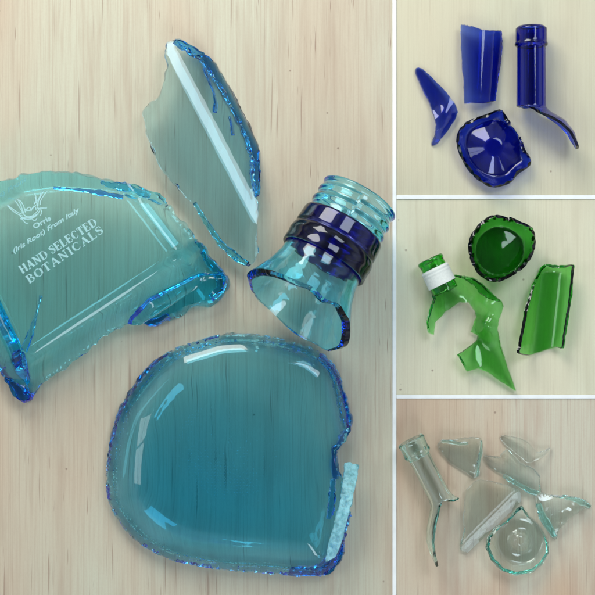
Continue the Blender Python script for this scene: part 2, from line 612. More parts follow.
def frosted(name, sigma):
    m = glass(name, sigma, rough=0.4, wav=1.0, wscale=3)
    nt = m.node_tree
    g = [n for n in nt.nodes if n.type == 'BSDF_GLASS'][0]
    out = [n for n in nt.nodes if n.type == 'OUTPUT_MATERIAL'][0]
    d = N(nt, "ShaderNodeBsdfDiffuse"); d.inputs[0].default_value = (0.48, 0.88, 0.95, 1)
    tc = N(nt, "ShaderNodeTexCoord"); mp = N(nt, "ShaderNodeMapping"); mp.inputs['Scale'].default_value = (1 / 5 / S,) * 3
    nz = N(nt, "ShaderNodeTexNoise"); nz.inputs['Scale'].default_value = 1; nz.inputs['Detail'].default_value = 3
    nt.links.new(tc.outputs['Object'], mp.inputs[0]); nt.links.new(mp.outputs[0], nz.inputs['Vector'])
    mx = N(nt, "ShaderNodeMixShader")
    nt.links.new(ramp(nt, nz.outputs['Fac'], 0.30, 0.62, (0.12, 0.12, 0.12, 1), (0.55, 0.55, 0.55, 1)), mx.inputs[0])
    nt.links.new(g.outputs[0], mx.inputs[1]); nt.links.new(d.outputs[0], mx.inputs[2])
    nt.links.new(mx.outputs[0], out.inputs['Surface'])
    return m
frost = frosted("frosted_fracture_glass", (0.12, 0.015, 0.008))
etch = plain("pale_etching", (0.55, 0.86, 0.90), 0.7, 0.1, 2, transl=0.48)

B_edge = glass("blue_fracture_glass", (0.26, 0.075, 0.008), wav=0.35, wscale=7)
C_edge = glass("cyan_fracture_glass", (0.20, 0.022, 0.004), wav=0.35, wscale=7)

T_edge = glass("turquoise_fracture_glass", (0.13, 0.012, 0.016), wav=0.3, wscale=5)

N_edge = glass("navy_fracture_glass", (0.60, 0.30, 0.05), wav=0.35, wscale=7)

def edge_strip(name, line, w, z, t, mat, parent, seed=1, side=0.0, jag=0.7):
    """a ribbon of thick broken glass along a line of picture points; w, z: number or list over the line"""
    L = resample(line, 2.0, close=False)
    n = len(L)
    wl = w if isinstance(w, (list, tuple)) else [w, w]
    P, Q = [], []
    for i, p in enumerate(L):
        tt = (L[min(n - 1, i + 1)] - L[max(0, i - 1)])
        tt = tt.normalized() if tt.length > 1e-6 else Vector((1, 0))
        nr = Vector((tt.y, -tt.x))
        f = i / (n - 1)
        ww = float(np.interp(f, np.linspace(0, 1, len(wl)), wl)) * (1 + 0.35 * noise.noise(Vector((p.x * .13, p.y * .13, seed))))
        P.append(p + nr * ww * (0.5 + side)); Q.append(p - nr * ww * (0.5 - side))
    zz = z if callable(z) else (lambda X, Y: z + 0 * X)
    return sheet(name, P + Q[::-1], zz, t, mat, parent, step=2.0, jag=jag, seed=seed, edge=1.6, rest=False, bstep=2.6, flare=1.0)

def seg_side(X, Y, a, b):
    """signed distance to the line a->b, positive on the right of it in picture space (y down)"""
    dx, dy = b[0] - a[0], b[1] - a[1]
    L = math.hypot(dx, dy)
    return ((Y - a[1]) * dx - (X - a[0]) * dy) / L

def softplus(d, w):
    return w * np.log1p(np.exp(np.clip(d / w, -40, 40)))

# ================================================================== MAIN BOARD
# ---- 1. flat faced bottle fragment, etched lettering
face_out = [(-46, 205), (-20, 190), (0, 182.5), (20, 177), (46, 173), (70, 174.5), (87, 177), (101, 181), (120, 184), (138, 189), (157, 197), (170, 209),
            (180, 222), (197, 246), (208, 261), (222, 277), (223, 286), (213, 296), (197, 302), (179, 308.5), (168, 316), (156, 323.5), (138, 321),
            (128, 320.6), (108, 332), (87, 347.5), (68, 363), (56, 371), (40, 382), (31, 396), (25, 400), (20, 396), (13, 384), (7, 372), (0, 360),
            (-20, 326), (-44, 286)]
HF = 40.0
def z_face(X, Y):
    d1 = seg_side(X, Y, (170, 262), (24, 357))      # below the lower ridge
    d1 = -d1 if seg_side(np.array([60.]), np.array([370.]), (170, 262), (24, 357))[0] < 0 else d1
    d2 = seg_side(X, Y, (130, 186), (197, 275))
    d2 = -d2 if seg_side(np.array([200.]), np.array([220.]), (130, 186), (197, 275))[0] < 0 else d2
    d3 = seg_side(X, Y, (-10, 290), (24, 362))
    d3 = -d3 if seg_side(np.array([-20.]), np.array([350.]), (-10, 290), (24, 362))[0] < 0 else d3
    s = 1.05 * softplus(d1, 4.2) + 1.15 * softplus(d2, 4.2) + 1.5 * softplus(d3, 2.4)
    z = HF - s
    # round off towards the board
    return 5 + softplus(z - 5, 2.0)
def blob(poly, X, Y, w):
    d = poly_dist(poly, X, Y) * np.where(inside(poly, X, Y), 1, -1)
    return 1 / (1 + np.exp(-np.clip(d / w, -40, 40)))
reg_corner = [(150, 301), (200, 276), (226, 276), (228, 300), (156, 335), (130, 322)]
reg_left = [(-60, 240), (-4, 300), (20, 352), (30, 404), (6, 400), (-60, 330)]
reg_top = [(-60, 150), (150, 150), (190, 215), (150, 199), (128, 195), (104, 191), (58, 188), (24, 193), (8, 203), (-60, 225)]
def t_face(X, Y):
    r1 = np.abs(seg_side(X, Y, (170, 262), (24, 357)) + 2)
    r2 = np.abs(seg_side(X, Y, (130, 186), (197, 275)) - 2)
    t = 6.0 + 4.5 * np.exp(-(r1 / 6) ** 2) * 0.5 + 3 * np.exp(-(r2 / 6) ** 2)
    t = t + 9 * blob(reg_corner, X, Y, 1.2) + 7 * blob(reg_left, X, Y, 1.3) + 4.0 * blob(reg_top, X, Y, 0.9)
    return t
frag = empty("bottle_wall_fragment", 100, 270)
tag(frag, "large flat aqua glass bottle piece with etched lettering, cut off by the left edge", "glass fragment", "pieces of the pale blue bottle")
sheet("glass_panel", face_out, z_face, t_face, G_face, frag, step=2.2, jag=1.0, seed=3, edge=1.6, flare=lambda X, Y: 2.0 + 3.5 * (X > 165))

D_F = SHIFT.get('glass_panel', 0)
ZE = HF + D_F + 3.0 + 0.12
_d0 = min((z_face(np.array([float(q[0])]), np.array([float(q[1])]))[0]) for q in face_out)
edge_strip("broken_edge", [(1, 362), (8, 374), (14, 386), (22, 397), (30, 397)], [3, 7, 8, 9, 5], 10.0, 12, B_edge, frag, seed=14)
edge_strip("broken_edge", [(186, 228), (199, 248), (210, 263), (222, 279), (221, 288), (211, 296)], [2, 4, 6, 7, 8, 3], 12.0, 12, C_edge, frag, seed=15)
edge_strip("broken_edge", [(101, 182), (112, 186), (124, 187), (136, 191), (150, 196)], [1, 4, 5, 4, 2], HF + D_F + 1.5, 4, B_edge, frag, seed=16)
edge_strip("broken_edge", [(144, 322), (157, 322), (168, 315)], [3, 6, 3], 8, 8, B_edge, frag, seed=17)

edge_strip("inner_crack", [(54, 187.5), (70, 189), (86, 190.5), (102, 193), (122, 197)], [0.8, 1.2, 2.5, 4, 1.5], HF + D_F + 1.8, 3, N_edge, frag, seed=18, jag=0.3)
edge_strip("inner_crack", [(41, 296), (36, 316), (30, 336), (24, 350)], [0.5, 0.8, 3, 5], HF + D_F - 2, 3, B_edge, frag, seed=19, jag=0.3)

# etching sits on the flat face
_zz = z_face(np.array([60.]), np.array([260.]))[0]
_low = None
def ribbon(bm, pts, w0, w1, lift):
    n = len(pts)
    L, R = [], []
    for i, p in enumerate(pts):
        a = Vector(pts[max(0, i - 1)]); b = Vector(pts[min(n - 1, i + 1)])
        t = (b - a)
        t = t.normalized() if t.length > 0 else Vector((1, 0))
        nr = Vector((t.y, -t.x))
        f = i / max(1, n - 1)
        w = (w0 + (w1 - w0) * f) / 2
        for lst, sgn in ((L, 1), (R, -1)):
            q = Vector(p) + nr * w * sgn
            lst.append(bm.verts.new(to_world(q.x, q.y, ZE + lift)))
    for i in range(n - 1):
        f = bm.faces.new((L[i], L[i + 1], R[i + 1], R[i]))

TH, TK = 0.07, 0.19   # thin and thick pen widths
GL = {
 'H': (0.86, [([(.16, 0), (.16, 1)], TK), ([(.70, 0), (.70, 1)], TK), ([(.16, .5), (.70, .5)], TH), ([(0, 0), (.32, 0)], TH), ([(0, 1), (.32, 1)], TH), ([(.54, 0), (.86, 0)], TH), ([(.54, 1), (.86, 1)], TH)]),
 'A': (0.86, [([(.14, 0), (.43, 1)], TH), ([(.43, 1), (.72, 0)], TK), ([(.24, .34), (.60, .34)], TH), ([(0, 0), (.28, 0)], TH), ([(.56, 0), (.88, 0)], TH)]),
 'N': (0.90, [([(.16, 0), (.16, 1)], TH), ([(.16, 1), (.74, 0)], TK), ([(.74, 0), (.74, 1)], TH), ([(0, 0), (.30, 0)], TH), ([(0, 1), (.2, 1)], TH), ([(.60, 1), (.90, 1)], TH)]),
 'D': (0.84, [([(.16, 0), (.16, 1)], TK), ([(0, 0), (.45, 0), (.66, .12), (.72, .3)], TH), ([(.74, .25), (.76, .5), (.74, .75)], TK), ([(0, 1), (.45, 1), (.66, .88), (.72, .7)], TH)]),
 'S': (0.62, [([(.55, .72), (.52, .95), (.30, 1), (.12, .92)], TH), ([(.10, .9), (.10, .66), (.30, .54), (.50, .40), (.52, .14)], TK), ([(.50, .1), (.30, 0), (.10, .05), (.06, .30)], TH)]),
 'E': (0.72, [([(.16, 0), (.16, 1)], TK), ([(0, 1), (.62, 1), (.64, .76)], TH), ([(.16, .52), (.46, .52)], TH), ([(.46, .40), (.46, .64)], TH), ([(0, 0), (.64, 0), (.67, .26)], TH)]),
 'L': (0.70, [([(.16, 0), (.16, 1)], TK), ([(0, 1), (.32, 1)], TH), ([(0, 0), (.62, 0), (.65, .30)], TH)]),
 'C': (0.80, [([(.70, .70), (.66, .92), (.44, 1), (.22, .92)], TH), ([(.18, .88), (.10, .5), (.18, .12)], TK), ([(.22, .08), (.44, 0), (.64, .08), (.72, .26)], TH)]),
 'T': (0.74, [([(.37, 0), (.37, 1)], TK), ([(.03, .74), (.06, 1), (.68, 1), (.71, .74)], TH), ([(.2, 0), (.54, 0)], TH)]),
 'B': (0.74, [([(.16, 0), (.16, 1)], TK), ([(0, 1), (.42, 1), (.54, .92)], TH), ([(.55, .92), (.56, .62)], TK), ([(.54, .56), (.16, .53)], TH), ([(.45, .53), (.60, .44)], TH), ([(.62, .44), (.63, .12)], TK), ([(.60, .06), (.42, 0), (0, 0)], TH)]),
 'O': (0.86, [([(.43, 1), (.22, .92)], TH), ([(.16, .88), (.09, .5), (.16, .12)], TK), ([(.22, .08), (.43, 0), (.64, .08)], TH), ([(.70, .12), (.77, .5), (.70, .88)], TK), ([(.64, .92), (.43, 1)], TH)]),
 'I': (0.38, [([(.19, 0), (.19, 1)], TK), ([(.02, 0), (.36, 0)], TH), ([(.02, 1), (.36, 1)], TH)]),
 ' ': (0.35, [])}
def serif_text(name, txt, p0, p1, h, gap, parent):
    """letters run from p0 to p1 (picture points of the baseline), cap height h"""
    raw = sum(GL[c][0] + gap for c in txt) - gap
    d = Vector(p1) - Vector(p0)
    sx_ = d.length / raw
    ux = d.normalized(); uy = Vector((ux.y, -ux.x))
    bm = bmesh.new(); x = 0; k = 0
    for c in txt:
        w, st = GL[c]
        for pts, wd in st:
            q = [Vector(p0) + ux * ((x + a) * sx_) + uy * (b * h) for a, b in pts]
            k += 1
            ribbon(bm, q, wd * h * 1.35 + 0.1, wd * h * 1.35 + 0.1, (k % 9) * 0.012)
        x += w + gap
    me = bpy.data.meshes.new(name); bm.to_mesh(me); bm.free()
    return link(name, me, etch, parent)
serif_text("etched_lettering", "HAND SELECTED", (22.5, 273.5), (97.5, 224.5), 7.8, 0.10, frag)
serif_text("etched_lettering", "BOTANICALS", (29.5, 283.5), (104, 232.0), 7.8, 0.13, frag)

def font_text(name, txt, p0, p1, size, shear, parent, maxchar=None):
    cu = bpy.data.curves.new(name, 'FONT')
    cu.body = txt; cu.size = 1; cu.shear = shear; cu.resolution_u = 3
    cu.offset = 0.03
    ob = bpy.data.objects.new(name, cu); COL.objects.link(ob)
    dg = bpy.context.evaluated_depsgraph_get()
    me = bpy.data.meshes.new_from_object(ob.evaluated_get(dg))
    bpy.data.objects.remove(ob)
    xs = [v.co.x for v in me.vertices]
    w = max(xs) - min(xs)
    d = Vector(p1) - Vector(p0); ux = d.normalized(); uy = Vector((ux.y, -ux.x))
    k = d.length / w
    for v in me.vertices:
        q = Vector(p0) + ux * ((v.co.x - min(xs)) * k) + uy * (v.co.y * size)
        v.co = to_world(q.x, q.y, ZE)
    me.materials.clear()
    return link(name, me, etch, parent)
font_text("etched_caption", "Orris", (34.5, 229), (51.5, 219.5), 7.0, 0.0, frag)
font_text("etched_caption", "(Iris Root) From Italy", (14, 253), (80.5, 210.5), 6.4, 0.35, frag)
font_text("etched_caption", "Root) From", (-14, 207), (27, 180.5), 6.0, 0.35, frag)

# etched iris flower
bm = bmesh.new()
def bez(p, n=9):
    P = [Vector(q) for q in p]
    out = []
    for i in range(n):
        t = i / (n - 1)
        q = P[:]
        while len(q) > 1:
            q = [q[j].lerp(q[j + 1], t) for j in range(len(q) - 1)]
        out.append(q[0])
    return out
strokes = [[(8, 198), (16, 197), (18, 207), (23, 212)], [(7, 205), (12, 208), (17, 213), (22, 214)], [(7, 205), (13, 212), (18, 215), (23, 216)],
           [(16, 198), (21, 202), (21, 208), (24, 213)], [(19, 200), (25, 204), (24, 211), (26, 213)], [(31, 190), (36, 194), (38, 198), (34, 204)],
           [(34, 204), (37, 202), (40, 198), (42, 190)], [(40, 205), (40, 199), (44, 196), (47, 191)], [(38, 206), (37, 200), (42, 196), (44, 190)],
           [(20, 219), (26, 215), (30, 219), (38, 214)], [(22, 212), (26, 219), (32, 219), (39, 209)], [(25, 209), (29, 213), (33, 208), (36, 205)],
           [(20, 216), (25, 222), (36, 220), (40, 210)], [(21, 219), (29, 217), (35, 219), (36, 214)], [(22, 219), (25, 222), (25, 224), (28, 223)],
           [(38, 208), (43, 209), (42, 213), (40, 216)], [(32, 219), (34, 221), (36, 221), (37, 218)], [(40, 208), (44, 208), (46, 208), (47, 208)],
           [(26, 211), (28, 206), (31, 206), (31, 211)], [(31, 211), (33, 205), (36, 205), (36, 210)], [(35, 197), (38, 202), (36, 205), (38, 209)]]
for i, st in enumerate(strokes):
    ribbon(bm, bez(st), 1.1, 0.85, (i % 9) * 0.012)
me = bpy.data.meshes.new("etched_flower"); bm.to_mesh(me); bm.free()
link("etched_flower", me, etch, frag)

# ---- 2. long corner shard
sh2 = [(167, 43), (174.5, 40.5), (189, 44.5), (202, 52.5), (214, 65), (224, 80), (234, 99), (245.5, 120), (254, 139), (257.4, 156), (257.7, 184),
       (256.5, 197), (257.2, 213), (255.5, 240), (254.5, 261), (248.5, 265), (236, 258), (220.7, 243.5), (205.6, 221), (195.5, 203), (185.5, 195.5), (168, 174),
       (157.5, 158), (151, 140), (145.5, 125), (143.5, 113), (152, 104), (160, 97), (163, 88), (165.5, 78), (169, 68), (166, 54)]
def z_sh2(X, Y):
    a, b = (176, 52), (254, 205)
    d = seg_side(X, Y, a, b)
    if seg_side(np.array([230.]), np.array([100.]), a, b)[0] < 0:
        d = -d
    return 30 + 0.10 * np.minimum(d, 0) - 0.43 * softplus(d + 11, 1.8) - 0.5 * softplus(d - 9, 2.2) + 0.25 * np.sin(X * .05 + Y * .02)
sh2_body = [(167, 43), (174, 41.5), (186, 50), (198, 58.5), (208, 70), (218, 85), (228, 104), (239, 124), (247.5, 142), (251, 158), (253.5, 184), (255.5, 197)] + sh2[12:]
s2 = empty("glass_shard", 205, 150)
tag(s2, "long upright aqua glass shard with a pale lengthwise ridge and bright blue right edge", "glass shard", "pieces of the pale blue bottle")
sheet("shard_body", sh2_body, z_sh2, lambda X, Y: 5.0 + 2.5 * np.clip((X - 175) / 80 - (Y - 40) / 500, 0, 1), G_side, s2, step=2.2, jag=0.6, seed=11, edge=1.8, flare=1.0)
D_S = SHIFT.get('shard_body', 0)
edge_strip("broken_edge", [(175, 41.5), (188, 48), (200, 56), (211, 68), (221, 83), (231, 102), (242, 122.5), (250.5, 140.5), (254.3, 157), (255.8, 184), (256.3, 196)],
           [2, 6, 7.5, 8, 8, 7.5, 6.5, 5.5, 2], lambda X, Y: z_sh2(X, Y) + D_S - 1.0, 8.0, B_edge, s2, seed=12)
edge_strip("broken_edge", [(195, 203), (205, 221), (220, 243), (236, 257.5), (248, 264)], [1.5, 4, 3.5, 4.5, 3], lambda X, Y: z_sh2(X, Y) + D_S, 5.0, C_edge, s2, seed=13, jag=0.4)

edge_strip("inner_crack", [(204, 69), (208, 79), (213, 92), (215.5, 104), (214.5, 112)], [2.0, 0.9, 1.3, 1.0, 2.2], lambda X, Y: z_sh2(X, Y) + D_S, 2.0, N_edge, s2, seed=27, jag=0.1)
edge_strip("inner_crack", [(229, 117), (231, 124), (232.5, 135)], [0.8, 1.0, 1.8], lambda X, Y: z_sh2(X, Y) + D_S, 2.0, N_edge, s2, seed=28, jag=0.1)

# ---- 3. bottle neck with navy band
neck = empty("bottle_neck", 320, 265)
tag(neck, "aqua screw-thread bottle neck with dark navy band and flared broken end", "bottle neck", "pieces of the pale blue bottle")
na = math.radians(12)
ndir = Vector((-0.505, -0.863, 0)).normalized() * math.cos(na) + Vector((0, 0, math.sin(na)))
prof = [(0, 34.5), (4, 35), (30, 35.8), (36, 36.3), (74, 38), (84, 38.5), (100, 43), (116, 49), (130, 56), (142, 62), (160, 70)]
def thread(s, t):
    r = 0
    for k in range(2):
        c = 11 + k * 11 + 6 * t / (2 * math.pi)
        r += 2.2 * math.exp(-((s - c) / 3.2) ** 2)
    r += 2.2 * math.exp(-((s - 2.5) / 2.4) ** 2)
    return r
Lt = [(-180, 134), (-140, 139), (-110, 136), (-90, 130), (-70, 119), (-45, 113), (-20, 117), (0, 115), (20, 117), (45, 117), (70, 120), (90, 123), (110, 125), (140, 128), (180, 134)]
no = P3(360.5, 197, 41)
lathe("glass_neck", prof, lambda s: 5.0 + 3.2 / (1 + math.exp((108 - s) / 4)), Lt, 90, no, ndir, G_neck, neck, nth=180, ds=1.3, jag=0.9, extra=thread, seed=4, round_lip=2, facet=True)
def band_extra(s, t):
    return -1.6 * math.exp(-((s - 52.5) / 1.4) ** 2) + 0.8 * math.exp(-((s - 60) / 4) ** 2)
lathe("navy_band", [(33, 40.3), (36, 41.0), (72, 43.0), (75, 42.6)], 2.6, [(-180, 74), (180, 74)], 60, no, ndir, G_band, neck, nth=144, ds=1.0, jag=0.0, extra=band_extra, start=34, seed=5)

# ---- 4. heavy bottle base, dome side up
full = [(220, 337.5), (205, 342), (176.5, 350.5), (156.5, 363), (136, 388), (122, 410), (113.5, 440), (108.5, 478), (112, 505), (134, 536), (168, 557), (226, 567), (262, 569),
        (300, 573), (324, 573), (336, 563), (348, 520), (357, 466), (354, 440), (348, 422), (343.5, 402), (336, 371), (317, 352), (280, 341.5), (250, 336)]
cut = [(231, 334.5), (220, 337.5), (205, 342), (176.5, 350.5), (156.5, 363), (136, 388), (122, 410), (113.5, 440), (108.5, 478), (112, 505), (134, 536), (168, 557), (226, 567), (262, 569),
       (300, 572.5), (322, 572.5), (333, 563), (341, 542), (347, 515), (345, 500), (341, 486), (337, 470), (334, 462), (335, 448), (344, 439), (347, 422), (343.5, 402), (336, 371), (317, 352), (280, 341.5), (250, 335)]
full_s = chaikin(full, 2)
def z_base(X, Y):
    d = poly_dist(full_s, X, Y)
    ins = inside(full_s, X, Y)
    d = np.where(ins, d, 0)
    R = 28.0 + 12.0 / (1 + np.exp((X - 165) / 8.0))
    t = np.clip(1 - (d + 1.5) / R, 0, 1)
    z = 8 + 32 * np.sqrt(np.maximum(0, 1 - t ** 2.3))
    rho = np.hypot(X - 236, Y - 446)
    z = z - 5.0 / (1 + np.exp((rho - 62) / 6)) + 1.6 * np.exp(-(rho / 9) ** 2)
    return z
bs_e = empty("bottle_bottom", 235, 455)
tag(bs_e, "big rounded square bottle base of deep teal glass below the other pieces", "bottle bottom", "pieces of the pale blue bottle")
sheet("base_dome", cut, z_base, lambda X, Y: 9.0 + 2.5 / (1 + np.exp((34 - poly_dist(full_s, X, Y)) / 3)) + 11.0 * np.clip(((236 - X) * 0.6 + (Y - 385)) / 170, 0, 1) / (1 + np.exp((24 - poly_dist(full_s, X, Y)) / 4)), G_base, bs_e, step=2.4, jag=1.1, seed=21, edge=1.0, flare=1.2)  # extra thickness at lower left imitates the darker blue of the room's reflection
edge_strip("broken_edge", [(110, 470), (111, 450), (116, 428), (123, 409), (135, 390), (147, 373), (158, 362.5), (172, 353)], [2, 5, 4, 5.5, 3.5, 4, 5, 2], 5.0, 8, B_edge, bs_e, seed=23)
edge_strip("broken_edge", [(319, 357), (329, 368), (337, 381), (343, 398), (347, 415), (347, 430), (340, 441), (334, 450), (333, 463), (334, 478)], [2, 3, 4, 4, 5, 7, 6, 4, 4, 4], 9.0, 12, B_edge, bs_e, seed=24)
edge_strip("broken_edge", [(333, 480), (332, 500), (329, 518)], [3, 5, 3], 38.0, 6, B_edge, bs_e, seed=25)
edge_strip("broken_edge", [(341, 535), (335, 556), (326, 567), (310, 571), (290, 569)], [5, 12, 12, 7, 2], 9.0, 12, B_edge, bs_e, seed=26)
strip = [(346, 465), (350, 463.5), (353, 465), (358, 465.5), (356, 480), (352, 500), (347, 518), (341, 541), (335, 556), (326, 561), (329, 545), (335, 525), (340, 505), (343, 482)]
sheet("broken_wall_edge", strip, lambda X, Y: 25 + 11 * np.clip((Y - 478) / 35, 0, 1) + 0 * X, lambda X, Y: 7.0 + 0 * X, frost, bs_e, step=2.0, jag=0.5, seed=22, edge=1.0, rest=False, flare=0.5)

# ================================================================== COBALT BOARD
gB = "pieces of the cobalt blue bottle"
sA = [(418.5, 67.5), (423, 70), (430, 76), (437, 83.5), (448.7, 95.4), (455.5, 105.5), (457, 112), (453.8, 120.6), (445.4, 132.4), (437, 142.4), (432.8, 144.5),
      (436, 137.4), (436.6, 125.6), (434.5, 115.5), (428.6, 98.7), (420, 82), (416, 72), (416.2, 69)]
zA = tps([(418, 70, 4), (428, 90, 7), (440, 88, 7), (434, 110, 6), (448, 98, 9), (437, 126, 11), (446, 114, 13), (455, 108, 9), (456, 114, 5), (450, 124, 6), (444, 133, 5), (434, 143, 3), (441, 128, 12), (436, 138, 7)])
tag(sheet("glass_shard", sA, zA, 2.6, G_cobalt, step=1.8, jag=0.3, seed=31, edge=0.5, bstep=1.0), "slim curved cobalt blue shard like a leaf, leftmost on its board", "glass shard", gB)
sB = [(461.4, 25), (471.8, 26.7), (482, 30.5), (490, 31.3), (500, 30.5), (501, 43.6), (499.6, 60.4), (496.2, 82.3), (494, 100.5), (487, 102), (477, 101.6), (465, 102.8), (463.8, 77.2), (461, 43.6)]
zB = lambda X, Y: 13 - 0.016 * (X - 477 + (Y - 60) * 0.05) ** 2 - 0.9 * softplus(X - 495 + (Y - 60) * 0.09, 1.2)
tag(sheet("glass_shard", sB, zB, lambda X, Y: 2.0 + 1.6 * np.clip((X - 462) / 30, 0, 1), G_cobalt, step=1.8, jag=0.3, seed=32, edge=0.5, bstep=1.0), "upright four-sided curved cobalt shard between the leaf-shaped shard and the neck", "glass shard", gB)
bn = empty("bottle_neck", 532, 80)
tag(bn, "cobalt blue bottle neck with a curved tail sweeping down to the right", "bottle neck", gB)
profb = [(0, 12.6), (80, 13.2), (84, 16), (88, 22), (94, 32), (106, 41), (120, 45), (130, 46)]
# side for axis -Y with up +Z: a x u = (-1, 0, 0): picture right is the negative side
Lb = [(-180, 79), (-150, 79), (-125, 84), (-110, 100), (-102, 112), (-90, 121), (-75, 119), (-60, 109), (-46, 99), (-25, 91), (0, 83), (30, 80), (90, 79), (180, 79)]
lathe("glass_neck", profb, 2.8, Lb, 76, P3(531.2, 26.5, 16), (0, -1, 0), G_cobalt, bn, nth=300, ds=1.0, jag=0.25, seed=41,
      extra=lambda s, t: (1.3 if 1.0 < s < 19.5 else 0) + 0.9 * math.exp(-((s - 17.5) / 1.6) ** 2))
sC = [(497, 111), (502, 110.4), (505.5, 118.5), (513.9, 130), (520.6, 140), (523, 150.4), (529, 156.3), (530.7, 161.3), (527.3, 167), (517, 172.3), (512, 180.7), (502, 185), (493, 186.6),
      (483.6, 182.4), (473.5, 174), (463.4, 160.5), (457.6, 143.7), (459, 132), (465, 123.5), (475, 119.3), (487, 116)]
def bowl(poly, c, rf, hrim, zfl, cone=0, rc=0, rtop=0, power=1.6):
    ps = chaikin(poly, 1)
    def f(X, Y):
        d = np.where(inside(ps, X, Y), poly_dist(ps, X, Y), 0)
        rho = np.hypot(X - c[0], Y - c[1])
        q = np.maximum(0, rho - rf)
        t = np.where(d + q > 1e-6, q / (d + q + 1e-6), 0)
        z = zfl + (hrim - zfl) * t ** power
        if cone:
            z = z + cone * np.clip((rc - np.maximum(rho, rtop)) / (rc - rtop), 0, 1)
        return z
    return f
tag(sheet("bottle_bottom", sC, bowl(sC, (494, 147), 27, 15, 3, 10.5, 32, 8), 3.4, G_cobalt, step=1.5, jag=0.3, seed=33, edge=0.6, bstep=2.4, flare=0.5), "round cobalt blue bottle base with jagged rim and glossy dimple", "bottle bottom", gB)

# ================================================================== GREEN BOARD
gG = "pieces of the green bottle"
sD = [(494.5, 216.4), (502, 217), (508.7, 219.6), (510, 217.5), (517, 222), (532, 227.7), (534.8, 238.6), (533, 250.4), (527, 262), (517, 270.5), (505.4, 277.5), (497, 280.5), (485.2, 278), (475, 267),
      (471, 255.4), (470, 242), (475, 230), (485.2, 220)]
tag(sheet("bottle_bottom", sD, bowl(sD, (499.5, 251), 25, 26, 3, 3, 22, 2, 1.3), 3.2, G_green_d, step=1.5, jag=0.3, seed=51, edge=0.6, bstep=2.4, flare=0.5), "dark green bottle base like a broken cup", "bottle bottom", gG)
sE = [(546.3, 265.6), (552.7, 267), (563.9, 267), (572.6, 265.6), (571.3, 279), (569.5, 300), (565.5, 324), (562.3, 347.5), (554.3, 346), (543, 350), (532, 354.2), (524, 354), (518.4, 352.6),
      (522.4, 333.4), (527, 308), (534.3, 284), (541.5, 269.6)]
def zE_(X, Y):
    c = 551 - (Y - 270) * 0.11
    w = (X - c) / 19.0
    return 3 + 12 * np.abs(w) ** 2.6 * np.where(w < 0, 1.0, 0.9) + 6 * np.exp(-((Y - 265) / 4.0) ** 2)
tag(sheet("glass_shard", sE, zE_, 2.4, G_green, step=1.8, jag=0.3, seed=52, edge=0.6, bstep=2.0), "trough-shaped four-sided green shard at the right, beside the cup-like base", "glass shard", gG)
gn = empty("bottle_neck", 460, 310)
tag(gn, "green bottle neck wrapped in a white band with a large hooked shoulder piece", "bottle neck", gG)
gdir = Vector((0.44, -0.898, 0.03))
go = P3(429.5, 258.5, 15)
lathe("glass_neck", [(0, 11), (60, 12.6)], 2.4, [(-180, 37), (-90, 36), (0, 34), (90, 35), (180, 37)], 28, go, gdir, G_green, gn, nth=120, ds=1.0, jag=0.5, seed=53,
      extra=lambda s, t: 1.2 * math.exp(-((s - 2.5) / 2.6) ** 2))
lab = plain("white_paper_band", (0.74, 0.75, 0.70), 0.65, 0.6, 2.5)
lathe("paper_band", [(10, 13.6), (29, 14.2)], 0.7, [(-180, 28.5), (180, 28.5)], 22, go, gdir, lab, gn, nth=96, ds=0.8, jag=0.12, seed=54, start=10.5,
      extra=lambda s, t: 0.45 * math.exp(-((s - 13) / 1.0) ** 2) + 0.3 * math.exp(-((s - 16.2) / .7) ** 2))
sh = [(432.7, 292), (435, 299), (432, 307), (427.6, 322), (429, 332), (433.5, 334), (435, 322), (443.6, 312), (458.7, 302), (468.8, 302), (475.5, 310.6), (477, 317), (471, 331.6), (478.7, 335),
      (478, 341), (458.5, 354.6), (463, 362), (467.7, 370.6), (478.7, 367), (488.7, 372), (502, 382), (515.6, 390.7), (507, 367), (499.7, 347), (497, 330), (498, 320), (503, 306.7), (500.8, 302),
      (490.7, 293.8), (482, 285), (473.9, 279.5), (465.5, 277.8), (454.5, 276), (444, 281)]
zs = tps([(431, 333, 9), (427, 322, 15), (433, 306, 17), (433, 294, 12), (443, 311, 6), (458, 301, 4), (448, 290, 5), (454, 277, 15), (466, 279, 20), (482, 286, 26), (491, 294, 27), (502, 305, 24),
          (498, 320, 15), (476, 296, 10), (484, 304, 22), (480, 315, 3), (471, 331, 2), (484, 322, 18), (489, 330, 17), (482, 338, 1), (497, 345, 8), (472, 356, 4), (485, 358, 3), (507, 375, 4),
          (515, 390, 2), (459, 355, 11), (467, 370, 9)], 0.02)
sheet("shoulder_piece", sh, zs, 2.4, G_green, gn, step=1.7, jag=0.3, seed=55, edge=0.8, bstep=1.0)

flap = [(462, 277), (472, 278.5), (482, 284), (491, 293), (500, 301), (494, 300), (486, 296.5), (479, 292), (475, 285), (469, 281)]
sheet("shoulder_flap", flap, lambda X, Y: 31 + 0.10 * (X - 462), 2.6, G_green_d, gn, step=1.5, jag=0.4, seed=56, edge=0.8, bstep=1.0, rest=False)

# ================================================================== CLEAR BOARD
gC = "pieces of the clear bottle"
cn = empty("bottle_neck", 425, 480)
tag(cn, "clear glass bottle neck with a long curved tail, leftmost on its board", "bottle neck", gC)
cdir = Vector((0.46, -0.888, 0.0))
profc = [(0, 10.2), (18, 9.6), (60, 9.8), (68, 11), (76, 17), (86, 25), (97, 31), (112, 33.5), (124, 34), (130, 34)]
